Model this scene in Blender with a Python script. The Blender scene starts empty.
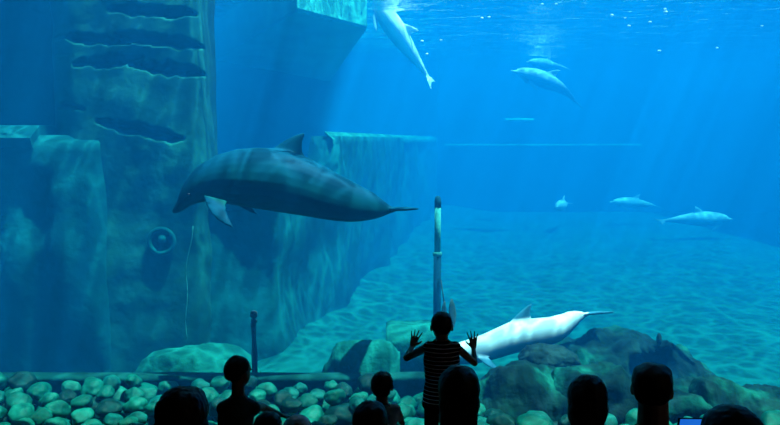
import bpy, bmesh, math, random
from mathutils import Vector, Matrix, noise, Quaternion
random.seed(7)
SC = bpy.context.scene
COL = SC.collection
V = Vector
PI = math.pi

# ------------------------------------------------------------------ camera, world, sun, exposure
F = 700.0
ZC = 2.3
TH = math.atan(72.5 / F)
cam_d = bpy.data.cameras.new('camera')
cam_d.sensor_width = 36.0
cam_d.lens = F / 780 * 36.0
cam_d.clip_end = 200
cam = bpy.data.objects.new('camera', cam_d)
COL.objects.link(cam)
cam.location = (0, 0, ZC)
cam.rotation_euler = (PI / 2 - TH, 0, 0)
SC.camera = cam
SC.view_settings.view_transform = 'Standard'
SC.view_settings.look = 'None'
SC.view_settings.gamma = 1
SC.view_settings.use_curve_mapping = False
SC.view_settings.exposure = 0.0
SC.cycles.volume_bounces = 1

world = bpy.data.worlds.new('sky')
SC.world = world
world.use_nodes = True
_bg = world.node_tree.nodes['Background']
_bg.inputs[0].default_value = (0.55, 0.8, 1.0, 1)
_bg.inputs[1].default_value = 2.4

SUN_DIR = V((-0.30, 0.14, -0.94)).normalized()
sun_d = bpy.data.lights.new('sun', 'SUN')
sun_d.energy = 35.0
sun_d.angle = math.radians(0.6)
sun_d.color = (1.0, 0.98, 0.94)
sun = bpy.data.objects.new('sun', sun_d)
COL.objects.link(sun)
sun.rotation_euler = SUN_DIR.to_track_quat('-Z', 'Y').to_euler()
sun.location = (4, 4, 12)

WATER_SCATTER = (0.0002, 0.0188, 0.052)
WATER_ABSORB = (0.21, 0.066, 0.038)

SURF = ZC + 2.85      # water surface
FLOOR = ZC - 2.9      # sand floor of the tank
BED = ZC - 2.56       # stone bed right behind the window
GLASS_Y = 4.9


def at(px, py, Y):
    """World point at depth Y seen at pixel px, py."""
    f = V((0, math.cos(TH), -math.sin(TH)))
    u = V((0, math.sin(TH), math.cos(TH)))
    d = f + V((1, 0, 0)) * ((px - 390) / F) + u * ((212.5 - py) / F)
    return V((0, 0, ZC)) + d * (Y / d.y)


# ------------------------------------------------------------------ helpers
def tag(o, label=None, cat=None, group=None, kind=None):
    if label: o['label'] = label
    if cat: o['category'] = cat
    if group: o['group'] = group
    if kind: o['kind'] = kind
    return o


def obj(name, me, mat=None, parent=None, loc=None):
    o = bpy.data.objects.new(name, me)
    COL.objects.link(o)
    if mat is not None:
        me.materials.clear()
        me.materials.append(mat)
    if parent is not None: o.parent = parent
    if loc is not None: o.location = loc
    return o


def empty(name, loc, rz=0):
    o = bpy.data.objects.new(name, None)
    COL.objects.link(o)
    o.location = loc
    o.rotation_euler = (0, 0, rz)
    o.empty_display_size = 0.1
    return o


def smooth(me, on=True):
    me.polygons.foreach_set('use_smooth', [on] * len(me.polygons))
    me.update()
    return me


def bm_mesh(bm, name, sm=True):
    bmesh.ops.recalc_face_normals(bm, faces=bm.faces[:])
    me = bpy.data.meshes.new(name)
    bm.to_mesh(me)
    bm.free()
    return smooth(me, sm)


def add_box(bm, lo, hi):
    r = bmesh.ops.create_cube(bm, size=1)
    lo, hi = V(lo), V(hi)
    for v in r['verts']:
        v.co = V(((v.co.x + .5) * (hi.x - lo.x) + lo.x, (v.co.y + .5) * (hi.y - lo.y) + lo.y, (v.co.z + .5) * (hi.z - lo.z) + lo.z))
    return r['verts']


def box_mesh(name, lo, hi, bevel=0.0):
    bm = bmesh.new()
    add_box(bm, lo, hi)
    if bevel:
        bmesh.ops.bevel(bm, geom=bm.edges[:], offset=bevel, segments=3, affect='EDGES', profile=.5)
    return bm_mesh(bm, name, False)


def loft(bm, rings, closed=True):
    """rings: lists of points of one length; caps both ends."""
    vr = [[bm.verts.new(p) for p in r] for r in rings]
    n = len(vr[0])
    for a, b in zip(vr, vr[1:]):
        for i in range(n):
            bm.faces.new((a[i], a[(i + 1) % n], b[(i + 1) % n], b[i]))
    if closed:
        for r, rev in ((vr[0], True), (vr[-1], False)):
            c = V((0, 0, 0))
            for v in r: c += v.co
            cv = bm.verts.new(c / n)
            for i in range(n):
                t = (r[i], r[(i + 1) % n], cv)
                bm.faces.new(t[::-1] if rev else t)
    return vr


def capsule(bm, p0, r0, p1, r1, seg=12):
    p0, p1 = V(p0), V(p1)
    d = p1 - p0
    if d.length < 1e-6: d = V((0, 0, 1e-4))
    q = d.normalized().to_track_quat('Z', 'Y')
    L = d.length
    rings = []
    for k in range(-4, 0):
        a = k / 4 * PI / 2 * .96
        rings.append((math.sin(a) * r0, math.cos(a) * r0))
    rings += [(0, r0), (L, r1)]
    for k in range(1, 5):
        a = k / 4 * PI / 2 * .96
        rings.append((L + math.sin(a) * r1, math.cos(a) * r1))
    loft(bm, [[p0 + q @ V((math.cos(2 * PI * i / seg) * r, math.sin(2 * PI * i / seg) * r, z)) for i in range(seg)] for z, r in rings])


def ellipsoid(bm, c, r, rot=None, u=20, v=14):
    m = Matrix.Translation(V(c)) @ (rot.to_4x4() if rot is not None else Matrix.Identity(4)) @ Matrix.Diagonal((r[0], r[1], r[2], 1))
    bmesh.ops.create_uvsphere(bm, u_segments=u, v_segments=v, radius=1, matrix=m)


def fuse(bm, name, voxel, iters=4, factor=.5):
    """Union of the closed shapes in bm as one continuous smooth surface."""
    bmesh.ops.recalc_face_normals(bm, faces=bm.faces[:])
    me = bpy.data.meshes.new(name + '_src')
    bm.to_mesh(me)
    bm.free()
    o = bpy.data.objects.new(name + '_tmp', me)
    COL.objects.link(o)
    m = o.modifiers.new('r', 'REMESH')
    m.mode = 'VOXEL'
    m.voxel_size = voxel
    if iters:
        s = o.modifiers.new('s', 'SMOOTH')
        s.factor = factor
        s.iterations = iters
    dg = bpy.context.evaluated_depsgraph_get()
    out = bpy.data.meshes.new_from_object(o.evaluated_get(dg))
    out.name = name
    bpy.data.objects.remove(o)
    bpy.data.meshes.remove(me)
    return smooth(out)


def fbm(p, oct=4, H=0.9, lac=2.1):
    return noise.fractal(V(p), H, lac, oct)


# ------------------------------------------------------------------ materials
def new_mat(name):
    m = bpy.data.materials.new(name)
    m.use_nodes = True
    nt = m.node_tree
    b = nt.nodes['Principled BSDF']
    return m, nt, b


def N(nt, t, **kw):
    n = nt.nodes.new(t)
    for k, v in kw.items():
        if k in n.inputs: n.inputs[k].default_value = v
        else: setattr(n, k, v)
    return n


def plain(name, col, rough=.6, spec=.3, emit=None, estr=1):
    m, nt, b = new_mat(name)
    b.inputs['Base Color'].default_value = (*col, 1)
    b.inputs['Roughness'].default_value = rough
    b.inputs['Specular IOR Level'].default_value = spec
    tc = N(nt, 'ShaderNodeTexCoord')
    nz = N(nt, 'ShaderNodeTexNoise', Scale=18.0, Detail=3.0)
    nt.links.new(tc.outputs['Object'], nz.inputs['Vector'])
    mx = N(nt, 'ShaderNodeMix', data_type='RGBA')
    mx.inputs[6].default_value = (*[c * .82 for c in col], 1)
    mx.inputs[7].default_value = (*[min(1, c * 1.15) for c in col], 1)
    nt.links.new(nz.outputs['Fac'], mx.inputs[0])
    nt.links.new(mx.outputs[2], b.inputs['Base Color'])
    if emit:
        b.inputs['Emission Color'].default_value = (*emit, 1)
        b.inputs['Emission Strength'].default_value = estr
    return m


def rocky(name, c0, c1, scale=2.0, bump=.5, rough=.75, spec=.3, c2=None):
    m, nt, b = new_mat(name)
    tc = N(nt, 'ShaderNodeTexCoord')
    n1 = N(nt, 'ShaderNodeTexNoise', Scale=scale, Detail=6.0, Roughness=.6)
    nt.links.new(tc.outputs['Object'], n1.inputs['Vector'])
    rp = N(nt, 'ShaderNodeValToRGB')
    rp.color_ramp.elements[0].position = .32
    rp.color_ramp.elements[0].color = (*c0, 1)
    rp.color_ramp.elements[1].position = .68
    rp.color_ramp.elements[1].color = (*c1, 1)
    if c2:
        e = rp.color_ramp.elements.new(.5)
        e.color = (*c2, 1)
    nt.links.new(n1.outputs['Fac'], rp.inputs['Fac'])
    nt.links.new(rp.outputs['Color'], b.inputs['Base Color'])
    n2 = N(nt, 'ShaderNodeTexNoise', Scale=scale * 6, Detail=5.0)
    nt.links.new(tc.outputs['Object'], n2.inputs['Vector'])
    bp = N(nt, 'ShaderNodeBump', Strength=bump, Distance=.05)
    nt.links.new(n2.outputs['Fac'], bp.inputs['Height'])
    nt.links.new(bp.outputs['Normal'], b.inputs['Normal'])
    b.inputs['Roughness'].default_value = rough
    b.inputs['Specular IOR Level'].default_value = spec
    return m


M_sand = rocky('sand', (.001, .060, .054), (.002, .085, .074), 1.2, .25, .95, .02)
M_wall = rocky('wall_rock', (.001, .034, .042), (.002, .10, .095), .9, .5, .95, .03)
M_upper_shade = rocky('upper_wall_rock_shaded', (.001, .008, .010), (.002, .020, .020), .9, .5, .95, .03)  # darker copy of the wall rock, with the recess shade put into its colour
M_ledge = rocky('ledge_rock', (.004, .12, .10), (.008, .20, .16), 2, .3, .9, .05)
M_column = rocky('column_rock', (.002, .042, .036), (.005, .10, .075), 1.4, .3, .92, .05)
M_far = rocky('far_wall_paint', (.002, .05, .08), (.003, .07, .10), .4, .1, .95, .1)
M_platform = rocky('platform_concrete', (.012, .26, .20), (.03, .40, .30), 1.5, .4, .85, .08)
M_curb = rocky('curb_concrete', (.001, .035, .030), (.002, .06, .05), 2.5, .4, .85, .06)
M_boulder = rocky('boulder_rock', (.001, .07, .055), (.004, .14, .11), 1.6, .7, .9, .05)
M_rock = rocky('mossy_rock', (.001, .007, .008), (.003, .12, .08), 1.5, .8, .8, .06, (.002, .024, .020))
M_darkrock = rocky('dark_rock', (.001, .012, .013), (.003, .035, .03), 1.8, .6, .8, .2)
STONES = [rocky('stone_green', (.001, .068, .048), (.001, .115, .078), 3.5, .35, .38, .12),
          rocky('stone_pale', (.002, .08, .054), (.004, .13, .09), 3.0, .3, .40, .12),
          rocky('stone_dark', (.001, .02, .018), (.003, .05, .042), 4.0, .4, .32, .12),
          rocky('stone_teal', (.001, .068, .055), (.001, .11, .085), 4.5, .35, .42, .12)]
M_post = rocky('post_dark', (.03, .05, .05), (.07, .10, .09), 6, .4, .8, .2)
M_pole = rocky('pole_pale', (.02, .20, .18), (.04, .30, .25), 5, .2, .7, .05)
M_poledark = plain('pole_blue', (.003, .045, .07), .8, .03)
M_hallfloor = plain('hall_carpet', (.02, .02, .025), .95, .1)
M_hallwall = plain('hall_paint', (.012, .012, .015), .9, .1)
M_bench = plain('bench_wood', (.05, .03, .02), .7)
M_kelp = plain('kelp_blade', (.02, .06, .045), .6)
M_rope = plain('rope_pale', (.02, .17, .14), .9, .05)
M_pipe = rocky('pipe_worn', (.06, .11, .12), (.12, .2, .2), 5, .3, .7, .2)
SKIN = plain('skin', (.42, .24, .17), .55, .3)
SKIN3 = plain('skin_light', (.80, .46, .36), .5, .3)
SKIN2 = plain('skin_tan', (.34, .18, .12), .55, .3)
HAIR = plain('hair_black', (.012, .010, .010), .55, .3)
HAIR2 = plain('hair_brown', (.03, .018, .012), .55, .3)
CL_BLACK = plain('cloth_black', (.014, .014, .018), .9, .1)
CL_NAVY = plain('cloth_navy', (.02, .03, .06), .9, .1)
CL_GREY = plain('cloth_grey', (.07, .07, .075), .9, .1)
CL_TEAL = plain('cloth_teal', (.05, .12, .13), .9, .1)
CL_PALE = plain('cloth_pale_blue', (.55, .78, .86), .9, .1)
M_eye = plain('eye_black', (.005, .005, .006), .15, .5)
M_phone = plain('phone_shell', (.01, .01, .012), .4)


def striped(name, dark, light, pitch, frac):
    m, nt, b = new_mat(name)
    tc = N(nt, 'ShaderNodeTexCoord')
    sp = N(nt, 'ShaderNodeSeparateXYZ')
    nt.links.new(tc.outputs['Object'], sp.inputs[0])
    dv = N(nt, 'ShaderNodeMath', operation='DIVIDE')
    dv.inputs[1].default_value = pitch
    nt.links.new(sp.outputs['Z'], dv.inputs[0])
    fr = N(nt, 'ShaderNodeMath', operation='FRACT')
    nt.links.new(dv.outputs[0], fr.inputs[0])
    lt = N(nt, 'ShaderNodeMath', operation='LESS_THAN')
    lt.inputs[1].default_value = frac
    nt.links.new(fr.outputs[0], lt.inputs[0])
    mx = N(nt, 'ShaderNodeMix', data_type='RGBA')
    mx.inputs[6].default_value = (*dark, 1)
    mx.inputs[7].default_value = (*light, 1)
    nt.links.new(lt.outputs[0], mx.inputs[0])
    nt.links.new(mx.outputs[2], b.inputs['Base Color'])
    b.inputs['Roughness'].default_value = .9
    b.inputs['Specular IOR Level'].default_value = .1
    return m


CL_STRIPE = striped('cloth_striped', (.012, .012, .016), (.75, .78, .8), .026, .28)


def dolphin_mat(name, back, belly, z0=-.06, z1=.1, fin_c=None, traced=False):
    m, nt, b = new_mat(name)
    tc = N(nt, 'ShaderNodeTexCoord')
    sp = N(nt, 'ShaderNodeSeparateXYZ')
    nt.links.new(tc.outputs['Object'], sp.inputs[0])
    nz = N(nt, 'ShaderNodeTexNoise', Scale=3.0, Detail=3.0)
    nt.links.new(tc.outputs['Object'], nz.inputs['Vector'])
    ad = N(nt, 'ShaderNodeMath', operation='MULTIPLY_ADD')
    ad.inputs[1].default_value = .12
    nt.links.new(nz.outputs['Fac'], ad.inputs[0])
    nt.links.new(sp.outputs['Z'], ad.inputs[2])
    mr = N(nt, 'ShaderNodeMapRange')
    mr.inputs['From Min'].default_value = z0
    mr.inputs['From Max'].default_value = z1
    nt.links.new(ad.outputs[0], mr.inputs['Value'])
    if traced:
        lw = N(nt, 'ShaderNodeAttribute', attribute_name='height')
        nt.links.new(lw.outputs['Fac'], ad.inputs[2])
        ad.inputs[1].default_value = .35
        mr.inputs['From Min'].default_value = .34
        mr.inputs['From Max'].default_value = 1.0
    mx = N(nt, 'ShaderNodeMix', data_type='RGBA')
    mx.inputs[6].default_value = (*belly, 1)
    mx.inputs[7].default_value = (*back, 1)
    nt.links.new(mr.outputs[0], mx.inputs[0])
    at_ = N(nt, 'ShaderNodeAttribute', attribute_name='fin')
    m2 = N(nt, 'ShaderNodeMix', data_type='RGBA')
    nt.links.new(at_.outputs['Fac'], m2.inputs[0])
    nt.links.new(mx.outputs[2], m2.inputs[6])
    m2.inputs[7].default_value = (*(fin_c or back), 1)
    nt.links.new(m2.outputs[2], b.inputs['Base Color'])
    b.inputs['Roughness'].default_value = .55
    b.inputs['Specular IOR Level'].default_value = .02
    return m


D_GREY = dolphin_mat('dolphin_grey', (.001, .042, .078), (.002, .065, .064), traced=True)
D_PALE = dolphin_mat('dolphin_pale', (.90, .90, .90), (.20, .36, .42))  # darker belly puts the underside's shade into the colour
D_WHITE = dolphin_mat('dolphin_white', (.92, .92, .92), (.015, .13, .22), fin_c=(.03, .15, .22), traced=True)  # blue belly is painted shade on the lower body
D_MID = dolphin_mat('dolphin_mid', (.50, .56, .58), (.05, .09, .12))  # sunlit back and shaded underside set as two colours

# ------------------------------------------------------------------ water
mw = bpy.data.materials.new('water_volume')
mw.use_nodes = True
nt = mw.node_tree
nt.nodes.clear()
out = N(nt, 'ShaderNodeOutputMaterial')
ad = N(nt, 'ShaderNodeAddShader')
vs = N(nt, 'ShaderNodeVolumeScatter')
va = N(nt, 'ShaderNodeVolumeAbsorption')
ms_, ma_ = max(WATER_SCATTER), max(WATER_ABSORB)
vs.inputs['Color'].default_value = (*[c / ms_ for c in WATER_SCATTER], 1)
vs.inputs['Density'].default_value = ms_
vs.inputs['Anisotropy'].default_value = 0.0
va.inputs['Color'].default_value = (*[1 - c / ma_ for c in WATER_ABSORB], 1)
va.inputs['Density'].default_value = ma_
nt.links.new(vs.outputs[0], ad.inputs[0])
nt.links.new(va.outputs[0], ad.inputs[1])
nt.links.new(ad.outputs[0], out.inputs['Volume'])
tag(obj('water', box_mesh('water', (-11, GLASS_Y + .06, FLOOR - .6), (20, 29, SURF - .09)), mw),
    'clear blue water filling the dolphin tank', 'water', kind='structure')

msf = bpy.data.materials.new('water_ripples_caustics')
msf.use_nodes = True
nt = msf.node_tree
nt.nodes.clear()
out = N(nt, 'ShaderNodeOutputMaterial')
tc = N(nt, 'ShaderNodeTexCoord')
dist = N(nt, 'ShaderNodeTexNoise', Scale=.9, Detail=2.0)
nt.links.new(tc.outputs['Object'], dist.inputs['Vector'])
vm = N(nt, 'ShaderNodeVectorMath', operation='SCALE')
vm.inputs['Scale'].default_value = .9
nt.links.new(dist.outputs['Color'], vm.inputs[0])
va2 = N(nt, 'ShaderNodeVectorMath', operation='ADD')
nt.links.new(tc.outputs['Object'], va2.inputs[0])
nt.links.new(vm.outputs[0], va2.inputs[1])
facs = []
for sc_, w in ((1.9, .13), (3.7, .13)):
    vo = N(nt, 'ShaderNodeTexVoronoi', feature='DISTANCE_TO_EDGE', Scale=sc_)
    nt.links.new(va2.outputs[0], vo.inputs['Vector'])
    mr = N(nt, 'ShaderNodeMapRange', interpolation_type='SMOOTHERSTEP')
    mr.inputs['From Min'].default_value = 0
    mr.inputs['From Max'].default_value = w
    mr.inputs['To Min'].default_value = 1
    mr.inputs['To Max'].default_value = 0
    nt.links.new(vo.outputs['Distance'], mr.inputs['Value'])
    facs.append(mr)
av = N(nt, 'ShaderNodeMath', operation='ADD')
nt.links.new(facs[0].outputs[0], av.inputs[0])
nt.links.new(facs[1].outputs[0], av.inputs[1])
mr = N(nt, 'ShaderNodeMapRange')
mr.inputs['From Min'].default_value = 0
mr.inputs['From Max'].default_value = 1.6
mr.inputs['To Min'].default_value = .38
mr.inputs['To Max'].default_value = 1.0
nt.links.new(av.outputs[0], mr.inputs['Value'])
cc = N(nt, 'ShaderNodeCombineColor')
for i in range(3): nt.links.new(mr.outputs[0], cc.inputs[i])
tr = N(nt, 'ShaderNodeBsdfTransparent')
nt.links.new(cc.outputs[0], tr.inputs['Color'])  # caustic light web put into the surface tint, patterning the sun below
gl = N(nt, 'ShaderNodeBsdfGlossy', Roughness=.08)
gl.inputs['Color'].default_value = (.95, .97, 1, 1)
mp = N(nt, 'ShaderNodeMapping')
mp.inputs['Scale'].default_value = (1.0, 1.6, 1)
nt.links.new(tc.outputs['Object'], mp.inputs[0])
wv = N(nt, 'ShaderNodeTexNoise', Scale=1.6, Detail=4.0)
nt.links.new(mp.outputs[0], wv.inputs['Vector'])
bp = N(nt, 'ShaderNodeBump', Strength=.9, Distance=.35)
nt.links.new(wv.outputs['Fac'], bp.inputs['Height'])
nt.links.new(bp.outputs[0], gl.inputs['Normal'])
fr = N(nt, 'ShaderNodeFresnel', IOR=1.33)
nt.links.new(bp.outputs[0], fr.inputs['Normal'])
mx = N(nt, 'ShaderNodeMixShader')
nt.links.new(fr.outputs[0], mx.inputs[0])
nt.links.new(tr.outputs[0], mx.inputs[1])
nt.links.new(gl.outputs[0], mx.inputs[2])
nt.links.new(mx.outputs[0], out.inputs['Surface'])
bm = bmesh.new()
bmesh.ops.create_grid(bm, x_segments=150, y_segments=120, size=.5)
for v in bm.verts:
    x, y = v.co.x * 31 + 4.5, (v.co.y + .5) * 24.04 + GLASS_Y + .06
    v.co = V((x, y, SURF + .05 * noise.noise(V((x * .8, y * 1.1, 3)))))
tag(obj('water_surface', bm_mesh(bm, 'water_surface'), msf), 'rippled underside of the water surface at the top', 'water surface', kind='structure')

# ------------------------------------------------------------------ window pane
mg = bpy.data.materials.new('acrylic')
mg.use_nodes = True
nt = mg.node_tree
nt.nodes.clear()
out = N(nt, 'ShaderNodeOutputMaterial')
tr = N(nt, 'ShaderNodeBsdfTransparent')
tr.inputs[0].default_value = (.97, .99, .99, 1)
gl = N(nt, 'ShaderNodeBsdfGlossy', Roughness=.02)
fr = N(nt, 'ShaderNodeFresnel', IOR=1.25)
mx = N(nt, 'ShaderNodeMixShader')
nt.links.new(fr.outputs[0], mx.inputs[0])
nt.links.new(tr.outputs[0], mx.inputs[1])
nt.links.new(gl.outputs[0], mx.inputs[2])
nt.links.new(mx.outputs[0], out.inputs['Surface'])
tag(obj('window_1', box_mesh('window', (-7, GLASS_Y, 0.12), (7, GLASS_Y + .05, 3.7)), mg), 'huge clear acrylic viewing window of the tank', 'window', kind='structure')

# added dim warm fill light for the viewers' skin, unseen behind them
ld = bpy.data.lights.new('fill_light', 'POINT')
ld.energy = 18.0
ld.shadow_soft_size = .45
ld.color = (1, .72, .5)
lo_ = bpy.data.objects.new('fill_light', ld)
COL.objects.link(lo_)
lo_.location = (6.4, .6, 3.1)

# ------------------------------------------------------------------ hall shell
def struct(name, me, mat, label, cat):
    return tag(obj(name, me, mat), label, cat, kind='structure')


struct('floor', box_mesh('floor', (-7.2, -3, -.2), (7.2, GLASS_Y + .05, 0)), M_hallfloor, 'dark floor of the viewing hall', 'floor')
struct('ceiling', box_mesh('ceiling', (-7.2, -3, 3.7), (7.2, GLASS_Y + .05, 3.95)), M_hallwall, 'black ceiling of the viewing hall', 'ceiling')
struct('wall_hall_left', box_mesh('wall', (-7.4, -3, -.2), (-7.0, GLASS_Y + .05, 3.95)), M_hallwall, 'black left wall of the viewing hall', 'wall')
struct('wall_hall_right', box_mesh('wall', (7.0, -3, -.2), (7.4, GLASS_Y + .05, 3.95)), M_hallwall, 'black right wall of the viewing hall', 'wall')
struct('wall_hall_rear', box_mesh('wall', (-7.4, -3.3, -.2), (7.4, -3, 3.95)), M_hallwall, 'black rear wall of the viewing hall', 'wall')
struct('wall_front', box_mesh('wall', (-11, GLASS_Y - .2, 3.7), (20, GLASS_Y + .06, SURF + .08)), M_far, 'concrete wall above the viewing window', 'wall')
struct('wall_sill', box_mesh('wall', (-11, GLASS_Y - .02, FLOOR - .6), (20, GLASS_Y + .06, .12)), M_hallwall, 'low dark wall under the viewing window', 'wall')

# ------------------------------------------------------------------ tank shell
def path_wall(name, path, z0, z1, ds, dz, disp, mat, label, lid=False):
    """A standing sheet along a plan path, pushed along its normal by disp(point)."""
    pts = []
    for (a, b) in zip(path, path[1:]):
        a, b = V((*a, 0)), V((*b, 0))
        n = max(1, int((b - a).length / ds))
        for i in range(n): pts.append((a.lerp(b, i / n), (b - a).normalized()))
    pts.append((V((*path[-1], 0)), pts[-1][1]))
    nz = max(1, int((z1 - z0) / dz))
    bm = bmesh.new()
    rows = []
    for k, (p, t) in enumerate(pts):
        t2 = (t + pts[max(0, k - 1)][1]).normalized()
        nrm = V((t2.y, -t2.x, 0))
        row = []
        for j in range(nz + 1):
            z = z0 + (z1 - z0) * j / nz
            q = V((p.x, p.y, z))
            row.append(bm.verts.new(q + nrm * disp(q)))
        rows.append((row, nrm))
    for (a, _), (b, _) in zip(rows, rows[1:]):
        for j in range(nz): bm.faces.new((a[j], b[j], b[j + 1], a[j + 1]))
    # solid: back sheet 0.3 m behind
    back = [[bm.verts.new(v.co - nrm * .45) for v in (row[0], row[-1])] for row, nrm in rows]
    for i in range(len(rows) - 1):
        a, b = rows[i][0], rows[i + 1][0]
        bm.faces.new((a[-1], b[-1], back[i + 1][1], back[i][1]))
        bm.faces.new((back[i][0], back[i + 1][0], b[0], a[0]))
        bm.faces.new((back[i + 1][0], back[i][0], back[i][1], back[i + 1][1]))
    me = bm_mesh(bm, name)
    return struct(name, me, mat, label, 'wall')


def d_lower(q):
    d = .18 * fbm((q.x * .5, q.y * .5, q.z * .35), 4) + .05 * fbm((q.x * 2, q.y * 2, q.z * .8), 3)
    # standing panels with straight joints at the left
    if q.x < -3.0:
        for xe, w in ((-4.62, .16), (-4.05, .22)):
            if q.z < ZC - .35:
                d -= .14 * max(0, 1 - abs(q.x - xe + .18) / w)
        d += .34 * max(0, min(1, (-3.40 - q.x) / .07))
    t = (q.z - (ZC - .02)) / .18
    if t > 0 and q.y < 9.6 and q.x < -1.7:
        d -= min(1, t) * .35
    return d


def d_upper(q):
    return .12 * fbm((q.x * .6, q.y * .6, q.z * .5 + 7), 4)


struct_lower = path_wall('wall_left', [(-11, 8.85), (-2.3, 8.75), (-1.40, 8.8), (-0.76, 10.9), (1.72, 26.6), (1.75, 28.4)], FLOOR - .3, ZC + .06, .12, .1, d_lower, M_wall,
                         'blue lower rock wall of the tank with a narrow ledge')
path_wall('wall_left_upper', [(-11, 9.25), (-2.35, 9.1), (-4.45, 17.6), (-2.15, 24.2), (1.78, 26.9), (1.80, 28.4)], FLOOR - .3, SURF + .5, .16, .14, d_upper, M_upper_shade,
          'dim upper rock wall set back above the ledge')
for v in struct_lower.data.vertices:
    if v.co.x > -2.6 and v.co.y < 10.7 and v.co.z > ZC - .9:
        v.co.z -= (v.co.z - ZC + .9) / .96 * .80 * max(0, min(1, (10.7 - v.co.y) / .3))
# the shelf top between the two walls
bm = bmesh.new()
ring_a = [(-.90, 10.62), (1.74, 26.6)]
ring_b = [(-2.2, 24.4), (1.80, 27.0)]
loft(bm, [[V((a[0] + .04, a[1] - .02, ZC + .01)), V((a[0] - .10, a[1] + .14, ZC + .13)), V((b[0], b[1], ZC + .14)), V((b[0], b[1], ZC - .12)), V((a[0] + .04, a[1] - .02, ZC - .06))] for a, b in zip(ring_a, ring_b)])
struct('trim_1', bm_mesh(bm, 'trim', False), M_ledge, 'pale ledge running along the rock wall behind the large dolphin', 'ledge')

path_wall('wall_back', [(1.2, 28.2), (19, 28.2)], FLOOR - .3, SURF + .5, .5, .4, lambda q: .05 * fbm((q.x * .3, 0, q.z * .3), 3), M_far, 'plain blue far wall of the tank')
for nm, x0, x1, py, hh, lab in (('trim_2', 445, 640, 145, .05, 'faint long ledge line on the far wall'), ('trim_3', 505, 533, 119.5, .07, 'short pale ledge on the far wall below the two far dolphins')):
    a, b = at(x0, py, 27.9), at(x1, py, 27.9)
    bm = bmesh.new()
    loft(bm, [[V((x, 28.3, a.z - hh)), V((x, 27.75, a.z - hh)), V((x, 27.7, a.z - hh * .3)), V((x, 27.8, a.z + hh * .6)), V((x, 28.3, a.z + hh))] for x in (a.x, b.x)])
    struct(nm, bm_mesh(bm, nm, False), M_ledge if nm == 'trim_2' else M_platform, lab, 'ledge')
path_wall('wall_right', [(18.6, 28.5), (18.6, GLASS_Y - .1)], FLOOR - .3, SURF + .5, .5, .4, lambda q: .05 * fbm((q.y * .3, 2, q.z * .3), 3), M_far, 'plain blue right wall of the tank')
path_wall('wall_far_left', [(-10.4, GLASS_Y - .1), (-10.4, 11)], FLOOR - .3, SURF + .5, .5, .4, lambda q: 0, M_wall, 'dark end wall of the tank at the left')


def floor_z(x, y):
    z = FLOOR + .05 * fbm((x * .35, y * .35, 1.7), 3) + .012 * fbm((x * 2.2, y * 2.2, 4), 3)
    # sand banked up against the long rock wall
    wx = -1.6 + (y - 8.8) * .187
    dxw = x - wx
    if y > 7.6 and dxw < 2.2:
        z += .35 * max(0, min(1, (2.2 - dxw) / 2.4)) * min(1, (y - 7.6) / 1.5) * max(0, min(1, (x + 1.75) / .5))
    return z


bm = bmesh.new()
bmesh.ops.create_grid(bm, x_segments=160, y_segments=140, size=.5)
for v in bm.verts:
    x, y = (v.co.x + .5) * 30 - 11, (v.co.y + .5) ** 1.3 * 21.6 + 6.9
    v.co = V((x, y, floor_z(x, y)))
struct('tank_floor', bm_mesh(bm, 'tank_floor'), M_sand, 'pale rippled sand floor of the tank dappled with light', 'floor')
struct('bed_floor', box_mesh('bed_floor', (-10.4, GLASS_Y + .06, FLOOR - .3), (18.6, 6.95, BED - .12)), M_darkrock, 'dark base under the stones behind the window', 'floor')

# low curb behind the stone bed
bm = bmesh.new()
rings = []
for i in range(90):
    x = -6.5 + i * 7.15 / 89
    y0 = 6.93 + .015 * noise.noise(V((x * 1.4, 0, 5)))
    zt = ZC - 2.385 + .012 * noise.noise(V((x * 2, 3, 5)))
    prof = [(.05, BED - .2), (.05, zt - .075), (-.04, zt - .065), (-.055, zt - .035), (-.045, zt - .012), (-.02, zt), (.085, zt), (.10, zt - .03), (.10, BED - .2)]
    rings.append([V((x, y0 + dy, z)) for dy, z in prof])
loft(bm, rings)
tag(obj('curb', bm_mesh(bm, 'curb'), M_curb), 'long low rounded curb behind the bed of stones', 'curb')

# ------------------------------------------------------------------ rock column with stacked ledges
def col_disp(px, py):
    """How far the column's face stands out (m) at a picture-plane position at its own depth."""
    d = 0.0
    def crack(x0, x1, ya, yb, h, dep):
        nonlocal d
        if x0 - 6 < px < x1 + 6:
            e = min(1, (px - x0 + 6) / 22, (x1 + 6 - px) / 22)
            yc = ya + (yb - ya) * (px - x0) / (x1 - x0) + 2.5 * noise.noise(V((px * .06, ya, 1)))
            hh = h * (.30 + .70 * max(0, e)) * (.85 + .6 * noise.noise(V((px * .09, ya * 3, 4))))
            k = (py - yc) / max(1.5, hh)
            if -1 < k < 1:
                # steep under the upper slab, sloping lip below
                g = min(1, (k + 1) / .5) if k < -.5 else (1 if k < .3 else max(0, (1 - k) / .7))
                d -= 1.25 * dep * g * max(0, e) ** .6
    crack(120, 196, 9, 13, 7, .34)
    crack(62, 130, 35, 42, 6, .30)
    crack(125, 205, 35, 45, 7, .34)
    crack(84, 142, 63, 58, 8, .40)
    crack(138, 205, 65, 72, 8, .36)
    crack(52, 68, 48, 52, 6, .2)
    crack(55, 82, 102, 108, 5, .22)
    crack(104, 180, 122, 138, 8, .30)
    return d


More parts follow.
